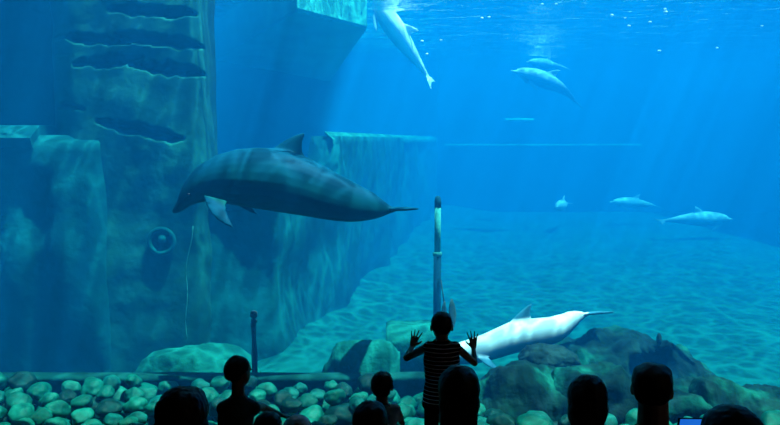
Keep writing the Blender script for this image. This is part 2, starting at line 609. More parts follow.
COL_Y = 8.45
bm = bmesh.new()
nx, nz_ = 120, 330
zlo, zhi = FLOOR - .1, SURF + .3
grid = []
for j in range(nz_ + 1):
    z = zlo + (zhi - zlo) * j / nz_
    row = []
    py = 212.5 - F * math.tan(math.atan2(z - ZC, COL_Y) + TH)
    low = max(0.0, min(1.0, (py - 150) / 60))      # fades into the wall lower down
    for i in range(nx + 1):
        u = i / nx
        px0 = 58 + 152 * u
        wob = 4 * noise.noise(V((0, py * .025, 3 + 5 * (u > .5))))
        px = px0 + wob * (2 * abs(u - .5))
        x = (px - 390) / F * COL_Y
        e = min(1, u / .16, (1 - u) / .12)
        face = math.sqrt(max(0, 1 - (1 - e) ** 2))
        dep = .55 * face * (1 - .06 * low) + col_disp(px, py) * face
        dep += .07 * fbm((x * .9, 2, z * .8), 3) * face
        row.append(bm.verts.new(((px - 390) / F * (COL_Y + .55 - dep), COL_Y + .55 - dep, z)))
    grid.append(row)
for a, b in zip(grid, grid[1:]):
    for i in range(nx): bm.faces.new((a[i], a[i + 1], b[i + 1], b[i]))
edge = [r[0] for r in grid], [r[-1] for r in grid]
bl = [[bm.verts.new((v.co.x, COL_Y + 1.0, v.co.z)) for v in e] for e in edge]
for j in range(nz_):
    bm.faces.new((edge[0][j], edge[0][j + 1], bl[0][j + 1], bl[0][j]))
    bm.faces.new((edge[1][j + 1], edge[1][j], bl[1][j], bl[1][j + 1]))
    bm.faces.new((bl[0][j], bl[0][j + 1], bl[1][j + 1], bl[1][j]))
bm.faces.new(grid[-1] + [bl[1][-1], bl[0][-1]])
bm.faces.new(grid[0] + [bl[1][0], bl[0][0]])
tag(obj('rock_column', bm_mesh(bm, 'rock_column'), M_column), 'tall rock column of stacked slabs split by dark horizontal cracks', 'rock column', kind='structure')

# far left shelf block with its sloping lit top
bm = bmesh.new()
a, b = at(-30, 138, 8.4), at(36, 138, 8.4)
loft(bm, [[V((x, 8.3, a.z - .12)), V((x, 8.26, a.z)), V((x, 8.5, a.z + .15)), V((x, 9.2, a.z + .17)), V((x, 9.2, a.z - .12))] for x in (-7.5, -6.5, -5.6, b.x)])
tag(obj('rock_shelf', bm_mesh(bm, 'rock_shelf', False), M_wall), 'straight sided rock shelf with a lit top edge at far left', 'rock shelf', kind='structure')

# ------------------------------------------------------------------ platform reaching over the water
zu = ZC + 2.0
plan = []
for px, py in ((297, 11), (367, 29), (328, 84), (212, 62)):
    lo, hi = 3.0, 40.0
    for _ in range(50):
        mid = (lo + hi) / 2
        if at(px, py, mid).z < zu: lo = mid
        else: hi = mid
    q = at(px, py, lo)
    plan.append((q.x, q.y))
bm = bmesh.new()
rings = []
for z, s in ((zu, .99), (zu + .05, 1.0), (SURF + .4, 1.0)):
    c = V((sum(p[0] for p in plan) / 4, sum(p[1] for p in plan) / 4, 0))
    ring = []
    for i in range(4):
        p0, p1 = V((*plan[i], 0)), V((*plan[(i + 1) % 4], 0))
        for k in range(12):
            q = c + (p0.lerp(p1, k / 12) - c) * s
            ring.append(V((q.x, q.y, z)))
    rings.append(ring)
loft(bm, rings)
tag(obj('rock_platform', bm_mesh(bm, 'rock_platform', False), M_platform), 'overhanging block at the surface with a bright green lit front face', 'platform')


# added decks above the water, out of view, to shade the tank's sides
tag(obj('shade_deck', box_mesh('shade_deck', (-10.4, 7.5, SURF + .12), (-4.0, 9.4, SURF + .4), .02), M_platform), 'added unseen deck above the water that shades the far left', 'shade_deck', kind='structure')
tag(obj('shade_deck', box_mesh('shade_deck', (12.5, 9, SURF + .12), (18.6, 28, SURF + .4), .02), M_platform), 'added unseen deck above the water that shades the right', 'shade_deck', kind='structure')

# ------------------------------------------------------------------ rocks
def rock(name, label, c, r, seed, mat, cat='rock', rough=.28, sub=5, flat=None, rz=0, group=None, freq=1.1):
    bm = bmesh.new()
    bmesh.ops.create_icosphere(bm, subdivisions=sub, radius=1)
    for v in bm.verts:
        n = v.co.normalized()
        p = n * freq + V((seed * 3.1, seed * 1.7, seed))
        k = 1 + rough * fbm(p, 5, .8) + rough * .5 * noise.noise(p * .7)
        # a few planed facets
        k -= rough * .35 * abs(noise.noise(p * 2.3))
        q = n * k
        v.co = V((q.x * r[0], q.y * r[1], q.z * r[2]))
        if flat is not None and v.co.z < -flat * r[2]:
            v.co.z = -flat * r[2] + (v.co.z + flat * r[2]) * .1
    o = obj(name, bm_mesh(bm, name), mat, None, c)
    o.rotation_euler = (0, 0, rz)
    return tag(o, label, cat, group)


def ridge_rock(name, label, top, Y, depth, zbot, seed, mat, bow=.35, amp=.06, cat='rock', hollow=None):
    """A long rock whose crest follows a list of pixel points seen at depth Y, with a rounded front and back."""
    pts = [at(px, py, Y) for px, py in top]
    xs = [p.x for p in pts]
    bm = bmesh.new()
    n = 130
    rings = []
    for i in range(n + 1):
        x = xs[0] + (xs[-1] - xs[0]) * i / n
        k = max(0, min(len(xs) - 2, next((m for m in range(len(xs) - 1) if x <= xs[m + 1]), len(xs) - 2)))
        t = (x - xs[k]) / (xs[k + 1] - xs[k])
        t = t * t * (3 - 2 * t)
        zt = pts[k].z * (1 - t) + pts[k + 1].z * t
        endk = max(.12, min(1, i / n / .12, (1 - i / n) / .12)) ** .5
        ring = []
        m = 44
        for j in range(m):
            a = 2 * PI * j / m
            ca, sa = math.cos(a), math.sin(a)
            yy = math.copysign(abs(ca) ** .8, ca) * depth * endk
            h = zt - zbot
            zz = zbot + (h if sa > 0 else .3) * (math.copysign(abs(sa) ** .75, sa))
            q = V((x, Y + yy, zz))
            w = V((q.x * 1.5 + seed, q.y * 1.5, q.z * 2.2))
            d = amp * (1.3 * fbm(w, 5, .7) + .55 - 1.9 * abs(noise.noise(w * 1.1 + V((3, 1, 2)))) + .5 * noise.noise(V((q.x * .8, seed, q.z * 6))))
            if hollow and sa > -.2 and ca < .3:
                hx, hz, hw, hh, hd = hollow
                e = ((x - hx) / hw) ** 2 + ((zz - hz) / hh) ** 2
                if e < 1: yy += hd * (1 - e) ** .5
            dirv = V((0, ca, sa * .8))
            ring.append(V((x, Y + yy, zz)) + dirv * d)
        rings.append(ring)
    loft(bm, rings)
    return tag(obj(name, bm_mesh(bm, name), mat), label, cat)


def mound(name, label, px0, px1, pytop, Y, ry, zbot, seed, mat, **kw):
    a, b = at(px0, pytop, Y), at(px1, pytop, Y)
    rx = (b.x - a.x) / 2
    rz = (a.z - zbot) * .86
    return rock(name, label, V(((a.x + b.x) / 2, Y, zbot)), (rx, ry, rz), seed, mat, **kw)


mound('boulder', 'broad dome shaped boulder behind the curb at left, pale on top', 134, 258, 334, 7.9, .55, FLOOR + .02, 3, M_boulder, rough=.16, flat=.05)
# slab between the sand slope and the boxy rock
ridge_rock('boulder', 'low sloping block of rock left of the striped child', [(318, 380), (326, 362), (338, 343), (362, 340), (390, 341), (400, 352)], 7.28, .18, FLOOR - .05, 5, M_boulder, amp=.04)
# boxy rock with a dark front behind the boy
bm = bmesh.new()
p0, p1 = at(386, 329, 7.7), at(437, 331, 7.7)
rings = []
for i in range(28):
    x = p0.x + (p1.x - p0.x) * i / 27
    e = min(1, (i + .6) / 3, (27.6 - i) / 5)
    zt = p0.z + (.03 * noise.noise(V((x * 3, 1, 2))) - .05 * (1 - e))
    prof = [(-.02, FLOOR - .05), (.02, zt - .22), (.0, zt - .12), (.06, zt - .06), (.3, zt), (.62, zt - .02), (.8, zt - .2), (.82, FLOOR - .05)]
    rings.append([V((x + .02 * noise.noise(V((x * 2, dy, z))), 7.55 + dy + .04 * noise.noise(V((x * 2.5, z * 2, 9))), z)) for dy, z in prof])
loft(bm, rings)
tag(obj('boulder', bm_mesh(bm, 'boulder'), M_boulder), 'boxy rock with a flat mossy top and dark front, behind the striped child', 'rock')

# the rockwork at the right
ridge_rock('rock_outcrop', 'far rock outcrop with an arched dark hollow under its right end', [(548, 372), (562, 350), (578, 344), (600, 336), (628, 333), (655, 340), (690, 352), (704, 366), (714, 384)], 7.9, .6, FLOOR - .05, 11, M_rock, amp=.10,
           hollow=(at(668, 372, 7.3).x, at(668, 374, 7.3).z, .42, .17, .55))
ridge_rock('rock_outcrop', 'rounded rock in front of the pale dolphin beside the striped child', [(464, 400), (478, 380), (498, 366), (528, 362), (548, 368), (562, 377), (578, 390)], 6.85, .42, BED - .2, 23, M_rock, amp=.10)
ridge_rock('rock_outcrop', 'long smooth ridge of rock across the middle of the rockwork', [(540, 395), (560, 376), (582, 368), (604, 370), (640, 380), (690, 384), (720, 392), (740, 404)], 6.75, .40, BED - .2, 31, M_rock, amp=.10)
ridge_rock('rock_outcrop', 'low dark rock shelf running out to the right edge', [(690, 398), (702, 385), (725, 383), (760, 388), (800, 391), (830, 400)], 6.6, .35, BED - .2, 37, M_rock, amp=.10)
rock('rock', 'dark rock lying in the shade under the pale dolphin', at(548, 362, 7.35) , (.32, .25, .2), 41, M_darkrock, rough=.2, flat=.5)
rock('rock', 'small dark knob of rock on top of the far outcrop', at(659, 339, 7.75), (.03, .03, .07), 43, M_darkrock, rough=.15, sub=3)

# ------------------------------------------------------------------ stone bed
protos = []
for k in range(7):
    bm = bmesh.new()
    bmesh.ops.create_icosphere(bm, subdivisions=4, radius=1)
    for v in bm.verts:
        n = v.co.normalized()
        p = n * .9 + V((k * 5.3, k * 2.1, 1))
        v.co = n * (1 + .30 * noise.noise(p) + .10 * noise.noise(p * 2.2) - .02 * abs(noise.noise(p * 5)))
        v.co.z *= .74
        v.co.y *= .86
    me = bm_mesh(bm, 'stone')
    protos.append(me)
stone_meshes = {}
placed = []


def stone(x, y, z, r, k, mi, label, rot=None, group='rounded stones behind the window'):
    key = (k, mi)
    if key not in stone_meshes:
        me = protos[k].copy()
        me.materials.clear()
        me.materials.append(STONES[mi])
        stone_meshes[key] = me
    o = bpy.data.objects.new('stone', stone_meshes[key])
    COL.objects.link(o)
    o.location = (x, y, z)
    o.scale = (r, r, r)
    o.rotation_euler = rot or (random.uniform(-.35, .35), random.uniform(-.35, .35), random.uniform(0, 6.28))
    tag(o, label, 'stone', group)
    placed.append((x, y, z, r))
    return o


STONE_LABEL = 'smooth rounded stone in the green lit bed behind the window'
rs = random.Random(21)
# special wet stones at the far left
p = at(22, 382, 6.75)
stone(p.x, p.y, p.z, .13, 2, 2, 'knobbly dark stone with wet highlights standing highest at far left', group='')
tries = 0
layer1 = []
while tries < 9000:
    tries += 1
    y = rs.uniform(5.6, 6.84)
    x = rs.uniform(-.60 * y, .16 * y)
    r = rs.choice((.09, .10, .12, .13, .15, .17, .18))
    if x > .05 * y and y > 6.55: continue
    if all((x - a) ** 2 + (y - b) ** 2 > ((r + c) * .84) ** 2 for a, b, zz, c in layer1):
        z = BED - .12 + r * .62 + max(0, (y - 5.9)) * .02
        layer1.append((x, y, z, r))
layer2 = []
tries = 0
while tries < 5000:
    tries += 1
    y = rs.uniform(5.7, 6.80)
    x = rs.uniform(-.60 * y, .0 * y)
    r = rs.choice((.09, .10, .12, .14, .16))
    near = [q for q in layer1 if (x - q[0]) ** 2 + (y - q[1]) ** 2 < (r + q[3]) ** 2]
    if len(near) < 2: continue
    if any((x - a) ** 2 + (y - b) ** 2 < ((r + c) * .93) ** 2 for a, b, zz, c in layer2): continue
    z = BED
    for a, b, zz, c in near:
        d2 = (x - a) ** 2 + (y - b) ** 2
        z = max(z, zz + .74 * math.sqrt(max(0, (.97 * (r + c)) ** 2 - d2)))
    if z + .7 * r > BED + .19 + max(0, y - 6) * .09: continue
    layer2.append((x, y, z, r))
# lower right stones in front of the outcrops
layer3 = []
tries = 0
while tries < 3000:
    tries += 1
    y = rs.uniform(5.7, 6.25)
    x = rs.uniform(.10 * y, .58 * y)
    r = rs.choice((.10, .12, .14, .17))
    if all((x - a) ** 2 + (y - b) ** 2 > ((r + c) * .84) ** 2 for a, b, zz, c in layer1 + layer3):
        layer3.append((x, y, BED - .12 + r * .62 + .03, r))
for (x, y, z, r) in layer1 + layer2:
    stone(x, y, z, r, rs.randrange(7), rs.choice((0, 0, 1, 1, 3, 3, 2)), STONE_LABEL)
for (x, y, z, r) in layer3:
    stone(x, y, z, r, rs.randrange(7), rs.choice((0, 3, 2, 1)), 'rounded stone lying in front of the right hand rock outcrops', group='stones before the outcrops')
print('stones', len(layer1), len(layer2), len(layer3))

# ------------------------------------------------------------------ posts, rope, nozzle, kelp
def tube(bm, pts, rad, seg=10):
    pts = [V(p) for p in pts]
    rings = []
    for i, p in enumerate(pts):
        t = (pts[min(i + 1, len(pts) - 1)] - pts[max(i - 1, 0)]).normalized()
        q = t.to_track_quat('Z', 'Y')
        r = rad[i] if isinstance(rad, (list, tuple)) else rad
        rings.append([p + q @ V((math.cos(2 * PI * k / seg) * r, math.sin(2 * PI * k / seg) * r, 0)) for k in range(seg)])
    loft(bm, rings)


Yp = 7.35
a, b = at(255, 400, Yp), at(255.5, 311, Yp)
t = empty('post', (a.x, Yp, FLOOR))
bm = bmesh.new()
tube(bm, [(0, 0, 0), (.005, 0, .6), (.0, 0, b.z - FLOOR - .14), (.006, 0, b.z - FLOOR - .09)], [.035, .034, .032, .03])
obj('shaft', bm_mesh(bm, 'shaft'), M_post, t)
bm = bmesh.new()
tube(bm, [(.006, 0, b.z - FLOOR - .12), (.004, 0, b.z - FLOOR - .06), (.01, 0, b.z - FLOOR - .01), (.012, 0, b.z - FLOOR)], [.038, .04, .036, .02])
obj('cap', bm_mesh(bm, 'cap'), M_post, t)
tag(t, 'thin dark upright post standing behind the seated child in the tank top', 'post')

Yp = 8.15
zp = at(436, 333, Yp).z - .1
a = at(437, 320, Yp)
t = empty('pole', (a.x, Yp, zp))
H = at(437, 196, Yp).z - zp
j = at(437, 254, Yp).z - zp
bm = bmesh.new()
tube(bm, [(0, 0, 0), (0, 0, j)], .046, 14)
obj('lower_tube', bm_mesh(bm, 'lower_tube'), M_poledark, t)['label'] = 'dull blue lower tube'
bm = bmesh.new()
tube(bm, [(0, 0, j), (0, 0, H - .13)], .037, 14)
obj('upper_tube', bm_mesh(bm, 'upper_tube'), M_pole, t)['label'] = 'pale upper tube'
bm = bmesh.new()
tube(bm, [(0, 0, j - .025), (0, 0, j - .01), (0, 0, j + .015), (0, 0, j + .025)], [.05, .056, .056, .046], 14)
obj('collar', bm_mesh(bm, 'collar'), M_pole, t)
bm = bmesh.new()
tube(bm, [(0, 0, H - .13), (0, 0, H - .06), (0, 0, H - .02), (0, 0, H)], [.04, .04, .034, .018], 14)
obj('cap', bm_mesh(bm, 'cap'), M_poledark, t)['label'] = 'dark blue rounded cap'
tag(t, 'tall two tone pole rising above the striped child', 'pole')

Yk = 8.0
t = empty('kelp', at(447, 332, Yk))
base = at(447, 332, Yk)
bm = bmesh.new()
tube(bm, [at(px, py, Yk) - base for px, py in ((446, 332), (445, 312), (443.6, 298), (442, 288), (441, 280))], [.012, .010, .008, .007, .005], 8)
obj('stem', bm_mesh(bm, 'stem'), M_kelp, t)


def blade(pts, w, th=.008):
    bm = bmesh.new()
    rings = []
    n = len(pts)
    for i, p in enumerate(pts):
        k = i / (n - 1)
        ww = w * (math.sin(PI * min(1, k * .85 + .12)) ** .7) + .002
        rings.append([p + V((ww * math.cos(a), th * math.sin(a) + .3 * ww * math.cos(a), 0)) for a in [2 * PI * q / 10 for q in range(10)]])
    loft(bm, rings)
    return bm_mesh(bm, 'blade')


obj('blade', blade([at(px, py, Yk) - base for px, py in ((451, 330), (452, 322), (452.5, 314), (452, 306), (451.5, 299))], .045), M_kelp, t)
obj('blade', blade([at(px, py, Yk) - base for px, py in ((444, 330), (444, 322), (444, 314), (444, 307), (444.5, 301))], .032), M_kelp, t)
tag(t, 'small dark weed with two blades and a thin stem behind the child\'s head', 'water plant')

bm = bmesh.new()
pts = []
for i in range(24):
    k = i / 23
    px = 193 - 6.5 * math.sin(min(1, k * 2.0) * PI / 2) + 1.0 * math.sin(k * 13)
    pts.append(at(px, 226 + 112 * k, 8.26))
tube(bm, pts, .006, 8)
tag(obj('rope', bm_mesh(bm, 'rope'), M_rope), 'thin pale rope hanging down the rock wall above the boulder', 'rope')

# round nozzle on the wall
c = at(162, 241, 8.46)
t = empty('water_inlet', c)
bm = bmesh.new()
seg = 28
for (R, r, y, nm) in ((.15, .028, -.01, 'rim'),):
    rings = []
    for i in range(seg):
        a = 2 * PI * i / seg
        rings.append([V((math.cos(a) * (R + r * math.cos(b)), y + r * math.sin(b), math.sin(a) * (R + r * math.cos(b)))) for b in [2 * PI * q / 8 for q in range(8)]])
    rings.append(rings[0])
    loft(bm, rings, closed=False)
bmesh.ops.remove_doubles(bm, verts=bm.verts[:], dist=1e-5)
obj('rim', bm_mesh(bm, 'rim'), M_wall, t)
bm = bmesh.new()
loft(bm, [[V((math.cos(2 * PI * i / seg) * r, y, math.sin(2 * PI * i / seg) * r)) for i in range(seg)] for r, y in ((.15, .35), (.15, .0), (.13, -.02), (.12, .02))])
obj('plate', bm_mesh(bm, 'plate'), M_darkrock, t)['label'] = 'dark recessed plate'
bm = bmesh.new()
tube(bm, [(.01, .05, .02), (.01, -.02, .03), (.012, -.045, .03)], [.05, .05, .04], 14)
obj('spout', bm_mesh(bm, 'spout'), M_wall, t)
tag(t, 'round water inlet fixed on the rock wall below the large dolphin\'s head', 'water inlet')

# ------------------------------------------------------------------ dolphins
def ring_pts(c, w, ht, hb, n=24):
    """Cross-section in the y-z plane: half width w, top ht above and hb below c."""
    out = []
    for i in range(n):
        a = 2 * PI * i / n
        s = math.sin(a)
        out.append(V((c[0], c[1] + w * math.copysign(abs(math.cos(a)) ** .92, math.cos(a)), c[2] + (ht if s > 0 else hb) * s)))
    return out


def fin(bm, secs, n=14):
    """secs: (centre, chord vector half, thickness vector half) from root to tip."""
    loft(bm, [[V(c) + V(ch) * math.cos(2 * PI * i / n) + V(th) * math.sin(2 * PI * i / n) for i in range(n)] for c, ch, th in secs])


DST = [(0, .012, .022, .018), (.015, .024, .032, .032), (.05, .03, .042, .04), (.066, .045, .05, .055), (.082, .085, .06, .078), (.11, .122, .085, .105), (.16, .16, .13, .145),
       (.25, .198, .185, .19), (.36, .222, .222, .215), (.45, .218, .225, .208), (.55, .19, .20, .178), (.65, .152, .155, .132), (.75, .112, .11, .09),
       (.84, .078, .072, .054), (.91, .052, .047, .036), (.96, .038, .034, .03), (.985, .02, .02, .03)]


def dolphin_mesh(name, L=2.4, bend_v=0, bend_l=0, tail_v=0, voxel=.016, stations=None, dorsal=None, flip=1.0, flip_dir=(-.62, .55, -.56), fluke_pitch=0.0):
    """Snout at +x. bend: curvature (rad over the body) up/sideways; tail_v: extra tail-stock bend."""
    k = L / 2.4
    bm = bmesh.new()
    loft(bm, [ring_pts((-t * L, 0, 0), w * k, a * k, b * k) for t, a, b, w in DST])
    # dorsal fin
    d = []
    for (t, z, half, sw) in ((0, .13, .17, 0), (.06, .19, .155, -.015), (.12, .245, .125, -.04), (.18, .30, .095, -.075), (.24, .352, .062, -.125), (.29, .392, .03, -.175), (.31, .41, .012, -.20)):
        d.append(((-.475 * L + sw * k, 0, z * k), (half * k, 0, 0), (0, (.026 * (1 - t / .36) + .009) * k, 0)))
    fin(bm, d)
    # flippers
    fd = V(flip_dir)
    for s in (1, -1):
        dr = V((fd.x, fd.y * s, fd.z)).normalized()
        chord = V((1, 0, .1)) - dr * V((1, 0, .1)).dot(dr)
        chord.normalize()
        thk = dr.cross(chord)
        root = V((-.225 * L, .125 * k * s, -.10 * k))
        secs = []
        for (q, hc, sw) in ((0, .085, 0), (.08, .082, 0), (.16, .075, -.005), (.24, .06, -.02), (.31, .042, -.04), (.36, .02, -.06), (.38, .008, -.07)):
            secs.append((root + dr * q * k * flip + chord * sw * k, chord * hc * k, thk * (.022 - .03 * q) * k))
        fin(bm, secs)
    # flukes
    cp, sp_ = math.cos(fluke_pitch), math.sin(fluke_pitch)
    for s in (1, -1):
        secs = []
        for (q, hc, sw) in ((-.01, .10, 0), (.06, .10, -.012), (.13, .085, -.04), (.20, .062, -.08), (.26, .038, -.125), (.30, .018, -.165), (.315, .008, -.185)):
            secs.append((V((-.965 * L, q * s * k, 0)) + V((cp, 0, sp_)) * sw * k, V((cp, 0, sp_)) * hc * k, V((-sp_, 0, cp)) * (.019 - .03 * max(0, q)) * k))
        fin(bm, secs)
    # bend along the spine
    if bend_v or bend_l or tail_v:
        n = 60
        frames = []
        P, av, al = V((0, 0, 0)), 0.0, 0.0
        for i in range(n + 1):
            t = i / n
            f = V((math.cos(av) * math.cos(al), math.cos(av) * math.sin(al), math.sin(av)))   # forward at this station
            side = V((-math.sin(al), math.cos(al), 0))
            up = f.cross(side)
            frames.append((P.copy(), side, up, f))
            P = P - f * (L / n)
            wgt = 1.6 * t if t < .6 else .96
            av += bend_v / n * wgt + (tail_v / n * 3 if t > .66 else 0)
            al += bend_l / n * wgt
        for v in bm.verts:
            s = -v.co.x / L
            i = max(0, min(n, s * n))
            i0 = min(n - 1, int(i))
            fr_ = i - i0
            a, b = frames[i0], frames[i0 + 1]
            p = a[0].lerp(b[0], fr_)
            sd, up, f = a[1].lerp(b[1], fr_), a[2].lerp(b[2], fr_), a[3].lerp(b[3], fr_)
            ex = v.co.x + max(0, min(1, s)) * L
            v.co = p + sd * v.co.y + up * v.co.z + f * ex
    return fuse(bm, name, voxel, 3)


def traced_dolphin(name, Y, prof, dorsal, flipper, fluke, wk, voxel, origin, far_flipper=True):
    """A dolphin seen side on at depth Y whose back and belly lines pass through the given pixels."""
    o = at(*origin, Y)
    bm = bmesh.new()
    rings = []
    for (px, a, b), wmul in zip(prof, wk):
        pt, pb = at(px, a, Y) - o, at(px, b, Y) - o
        c = (pt + pb) / 2
        h = (pt.z - pb.z) / 2
        rings.append(ring_pts((c.x, 0, c.z), h * wmul, h, h))
    loft(bm, rings)
    # dorsal fin through (front root, tip, rear root) sections
    secs = []
    n = len(dorsal)
    for i, (pf, pr) in enumerate(dorsal):
        a, b = at(*pf, Y) - o, at(*pr, Y) - o
        c = (a + b) / 2
        secs.append((V((c.x, 0, c.z)), V(((b - a).x / 2, 0, (b - a).z / 2)), V((0, .030 * (1 - i / n) + .008, 0))))
    fin(bm, secs)
    for s in (-1, 1) if far_flipper else (-1,):
        secs = []
        n = len(flipper)
        for i, (pf, pr, dy) in enumerate(flipper):
            a, b = at(*pf, Y) - o, at(*pr, Y) - o
            c = (a + b) / 2
            ch = V(((b - a).x / 2, 0, (b - a).z / 2))
            dirv = V((.3, s, 0)).normalized()
            secs.append((V((c.x + (.06 if s > 0 else 0), s * dy, c.z + (.03 if s > 0 else 0))), ch, dirv * (.02 * (1 - i / n) + .008)))
        fin(bm, secs)
    r, tp, span, rise = fluke
    a, b = at(*r, Y) - o, at(*tp, Y) - o
    L = (b.x - a.x)
    ax = V((L, 0, b.z - a.z))
    for s in (1, -1):
        secs = []
        for (q, hc, sw) in ((-.02, .46, .35), (.2, .44, .42), (.42, .36, .55), (.62, .27, .68), (.8, .17, .80), (.94, .08, .90), (1, .03, .95)):
            secs.append((V((a.x, 0, a.z)) + ax * sw + V((0, q * span * s, rise * q * s)), ax * hc, V((0, 0, .016 * (1 - abs(q)) + .007))))
        fin(bm, secs)
    me = fuse(bm, name, voxel, 3)
    tops = [(at(px, a, Y) - o, at(px, b, Y) - o) for px, a, b in prof]
    me.attributes.new('fin', 'FLOAT', 'POINT')
    me.attributes.new('height', 'FLOAT', 'POINT')
    fa, ha = me.attributes['fin'], me.attributes['height']
    for i, v in enumerate(me.vertices):
        x = v.co.x
        for (p, _), (q, _q) in zip(tops, tops[1:]):
            if p.x <= x <= q.x:
                zt = p.z + (q.z - p.z) * (x - p.x) / (q.x - p.x)
                zb = _.z + (_q.z - _.z) * (x - p.x) / (q.x - p.x)
                hw = (zt - zb) / 2 * max(wk)
                ha.data[i].value = max(0, min(1, (v.co.z - zb) / (zt - zb)))
                fa.data[i].value = max(0, min(1, max(v.co.z - zt - .012, zb - .008 - v.co.z, abs(v.co.y) - hw - .012) / .03))
                break
        else:
            fa.data[i].value = 1.0 if x > tops[-1][0].x else 0.0
    return obj(name, me, None, None, o)


main_prof = [(172.3, 210.5, 213), (174.5, 206.5, 213.6), (178, 200, 213), (181, 191, 211.5), (185, 182.5, 209), (190, 175.5, 206), (197, 167.5, 203), (206, 161, 201.5), (220, 154, 202.5), (238, 149, 206), (256, 147.5, 208.5),
             (274, 148, 211.5), (290, 150.5, 214), (305, 156, 216.2), (320, 163.5, 218.8), (335, 172, 221), (350, 180, 222), (362, 186.5, 221.3), (374, 193, 219.3), (383, 200, 216.5), (390, 205.5, 213.5), (395, 207.5, 212)]
main_w = [.9, 1.0, .85, .72, .74, .78, .82, .86, .88, .9, .9, .9, .9, .88, .86, .82, .76, .7, .62, .6, .7, .9]
dol = traced_dolphin('dolphin', 6.85, main_prof,
                     [((268, 152), (309, 163)), ((274, 147.5), (304, 156)), ((281, 142.5), (302.5, 151)), ((288, 138.5), (302, 146)), ((295, 135), (302.8, 141)), ((301, 133.2), (304, 137)), ((304.5, 132.6), (305.4, 133.6))],
                     [((209, 193), (233, 199), .22), ((212, 199), (233, 204), .28), ((216, 204.5), (235, 208.5), .34), ((221, 210), (238, 213), .38), ((227, 215), (241, 217.5), .41), ((235, 219.5), (243.5, 221), .43), ((242, 222), (244.8, 222.6), .44)],
                     ((391, 209), (419, 208.5), .34, -.03), main_w, .012, (290, 185))
dol.data.materials.append(D_GREY)
tag(dol, 'large grey dolphin swimming left in profile before the rock wall', 'dolphin')
for s in (-1, 1):
    p = at(193.5, 190, 6.85) - at(290, 185, 6.85)
    bm = bmesh.new()
    ellipsoid(bm, (0, 0, 0), (.016, .012, .013), None, 12, 8)
    obj('eye', bm_mesh(bm, 'eye'), M_eye, dol, (p.x, s * .175, p.z - .03))

low_prof = [(441, 354, 358), (444, 351.5, 359.5), (448, 349.5, 361), (452, 346, 362.5), (458, 343, 364), (470, 339.5, 364), (484, 334.5, 361.5), (497, 328.5, 358), (510, 322.5, 354), (524, 320, 350.5), (538, 318.5, 348), (550, 317.3, 345), (560, 314.8, 341), (568, 312, 335),
            (574, 311, 329), (579, 311.2, 323), (584, 312.2, 318.5), (588, 312.6, 316)]
low_w = [1, 1, .9, .85, .85, .88, .9, .9, .9, .9, .88, .86, .8, .74, .66, .58, .55, .7]
dol2 = traced_dolphin('dolphin', 8.0, low_prof,
                      [((506, 326), (534, 323)), ((511, 321), (531.5, 319)), ((516, 315.5), (530.5, 315)), ((521.5, 310.5), (530.3, 311)), ((527, 306), (531, 307)), ((531, 303.4), (532.2, 304))],
                      [((474, 352), (488, 354), .16), ((478, 356), (491, 357), .20), ((483, 359), (494, 359.5), .24), ((489, 361.5), (497, 362), .27), ((495, 363), (498, 363.2), .28)],
                      ((585, 314), (608, 311.5), .30, -.07), low_w, .013, (520, 338))
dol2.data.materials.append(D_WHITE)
tag(dol2, 'bright white sunlit dolphin low over the rocks beside the striped child', 'dolphin')


def orient(o, fwd, up):
    f = V(fwd).normalized()
    u = V(up)
    u = (u - f * u.dot(f)).normalized()
    s = u.cross(f)
    m = Matrix((f, s, u)).transposed()
    o.rotation_euler = m.to_euler()


def put(o, snout, tail, up, L):
    """Place a dolphin so that it runs from the snout point toward the tail point."""
    o.location = snout
    orient(o, V(snout) - V(tail), up)
    return o


# diving at the surface: head out of the water, tail down to the right
s, e = at(367, -12, 16), at(431, 82, 16.4)
L = (s - e).length
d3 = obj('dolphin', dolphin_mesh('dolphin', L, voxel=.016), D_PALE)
put(d3, s, e, V((.8, -.35, .5)), L)
tag(d3, 'pale dolphin hanging head up at the water surface', 'dolphin')
# two far ones under the surface
s, e = at(511, 70.5, 21), at(577, 86, 21.8)
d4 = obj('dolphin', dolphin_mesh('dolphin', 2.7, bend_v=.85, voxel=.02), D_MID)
put(d4, s, e, V((.2, -.35, 1)), 2.7)
tag(d4, 'far dolphin with its beak pointing left and its tail curving down to the right', 'dolphin')
s, e = at(526, 61.5, 24), at(572, 67, 25)
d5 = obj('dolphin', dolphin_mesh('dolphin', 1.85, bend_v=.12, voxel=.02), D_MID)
put(d5, s, e, V((.1, -.4, 1)), 1.85)
tag(d5, 'far level dolphin behind the curved one just below the surface', 'dolphin')
# over the sand at the right
s, e = at(733, 219, 20.6), at(655, 219, 20.2)
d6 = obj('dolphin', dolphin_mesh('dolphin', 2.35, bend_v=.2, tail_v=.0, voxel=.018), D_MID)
put(d6, s, e + V((0, 0, .04)), V((0, -.25, 1)), 2.3)
d6.location.z += .0
tag(d6, 'sunlit dolphin swimming right, close over the sand', 'dolphin')
s, e = at(609, 202, 23.5), at(664, 205, 24)
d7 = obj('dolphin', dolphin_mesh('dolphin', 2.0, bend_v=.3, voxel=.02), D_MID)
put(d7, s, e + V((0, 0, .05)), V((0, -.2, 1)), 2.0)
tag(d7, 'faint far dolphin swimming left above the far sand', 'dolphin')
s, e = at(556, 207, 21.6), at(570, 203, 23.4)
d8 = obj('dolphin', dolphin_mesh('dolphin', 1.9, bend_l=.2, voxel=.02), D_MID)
put(d8, s, e, V((.1, -.1, 1)), 1.9)
tag(d8, 'small far dolphin seen nearly head on above the far sand', 'dolphin')

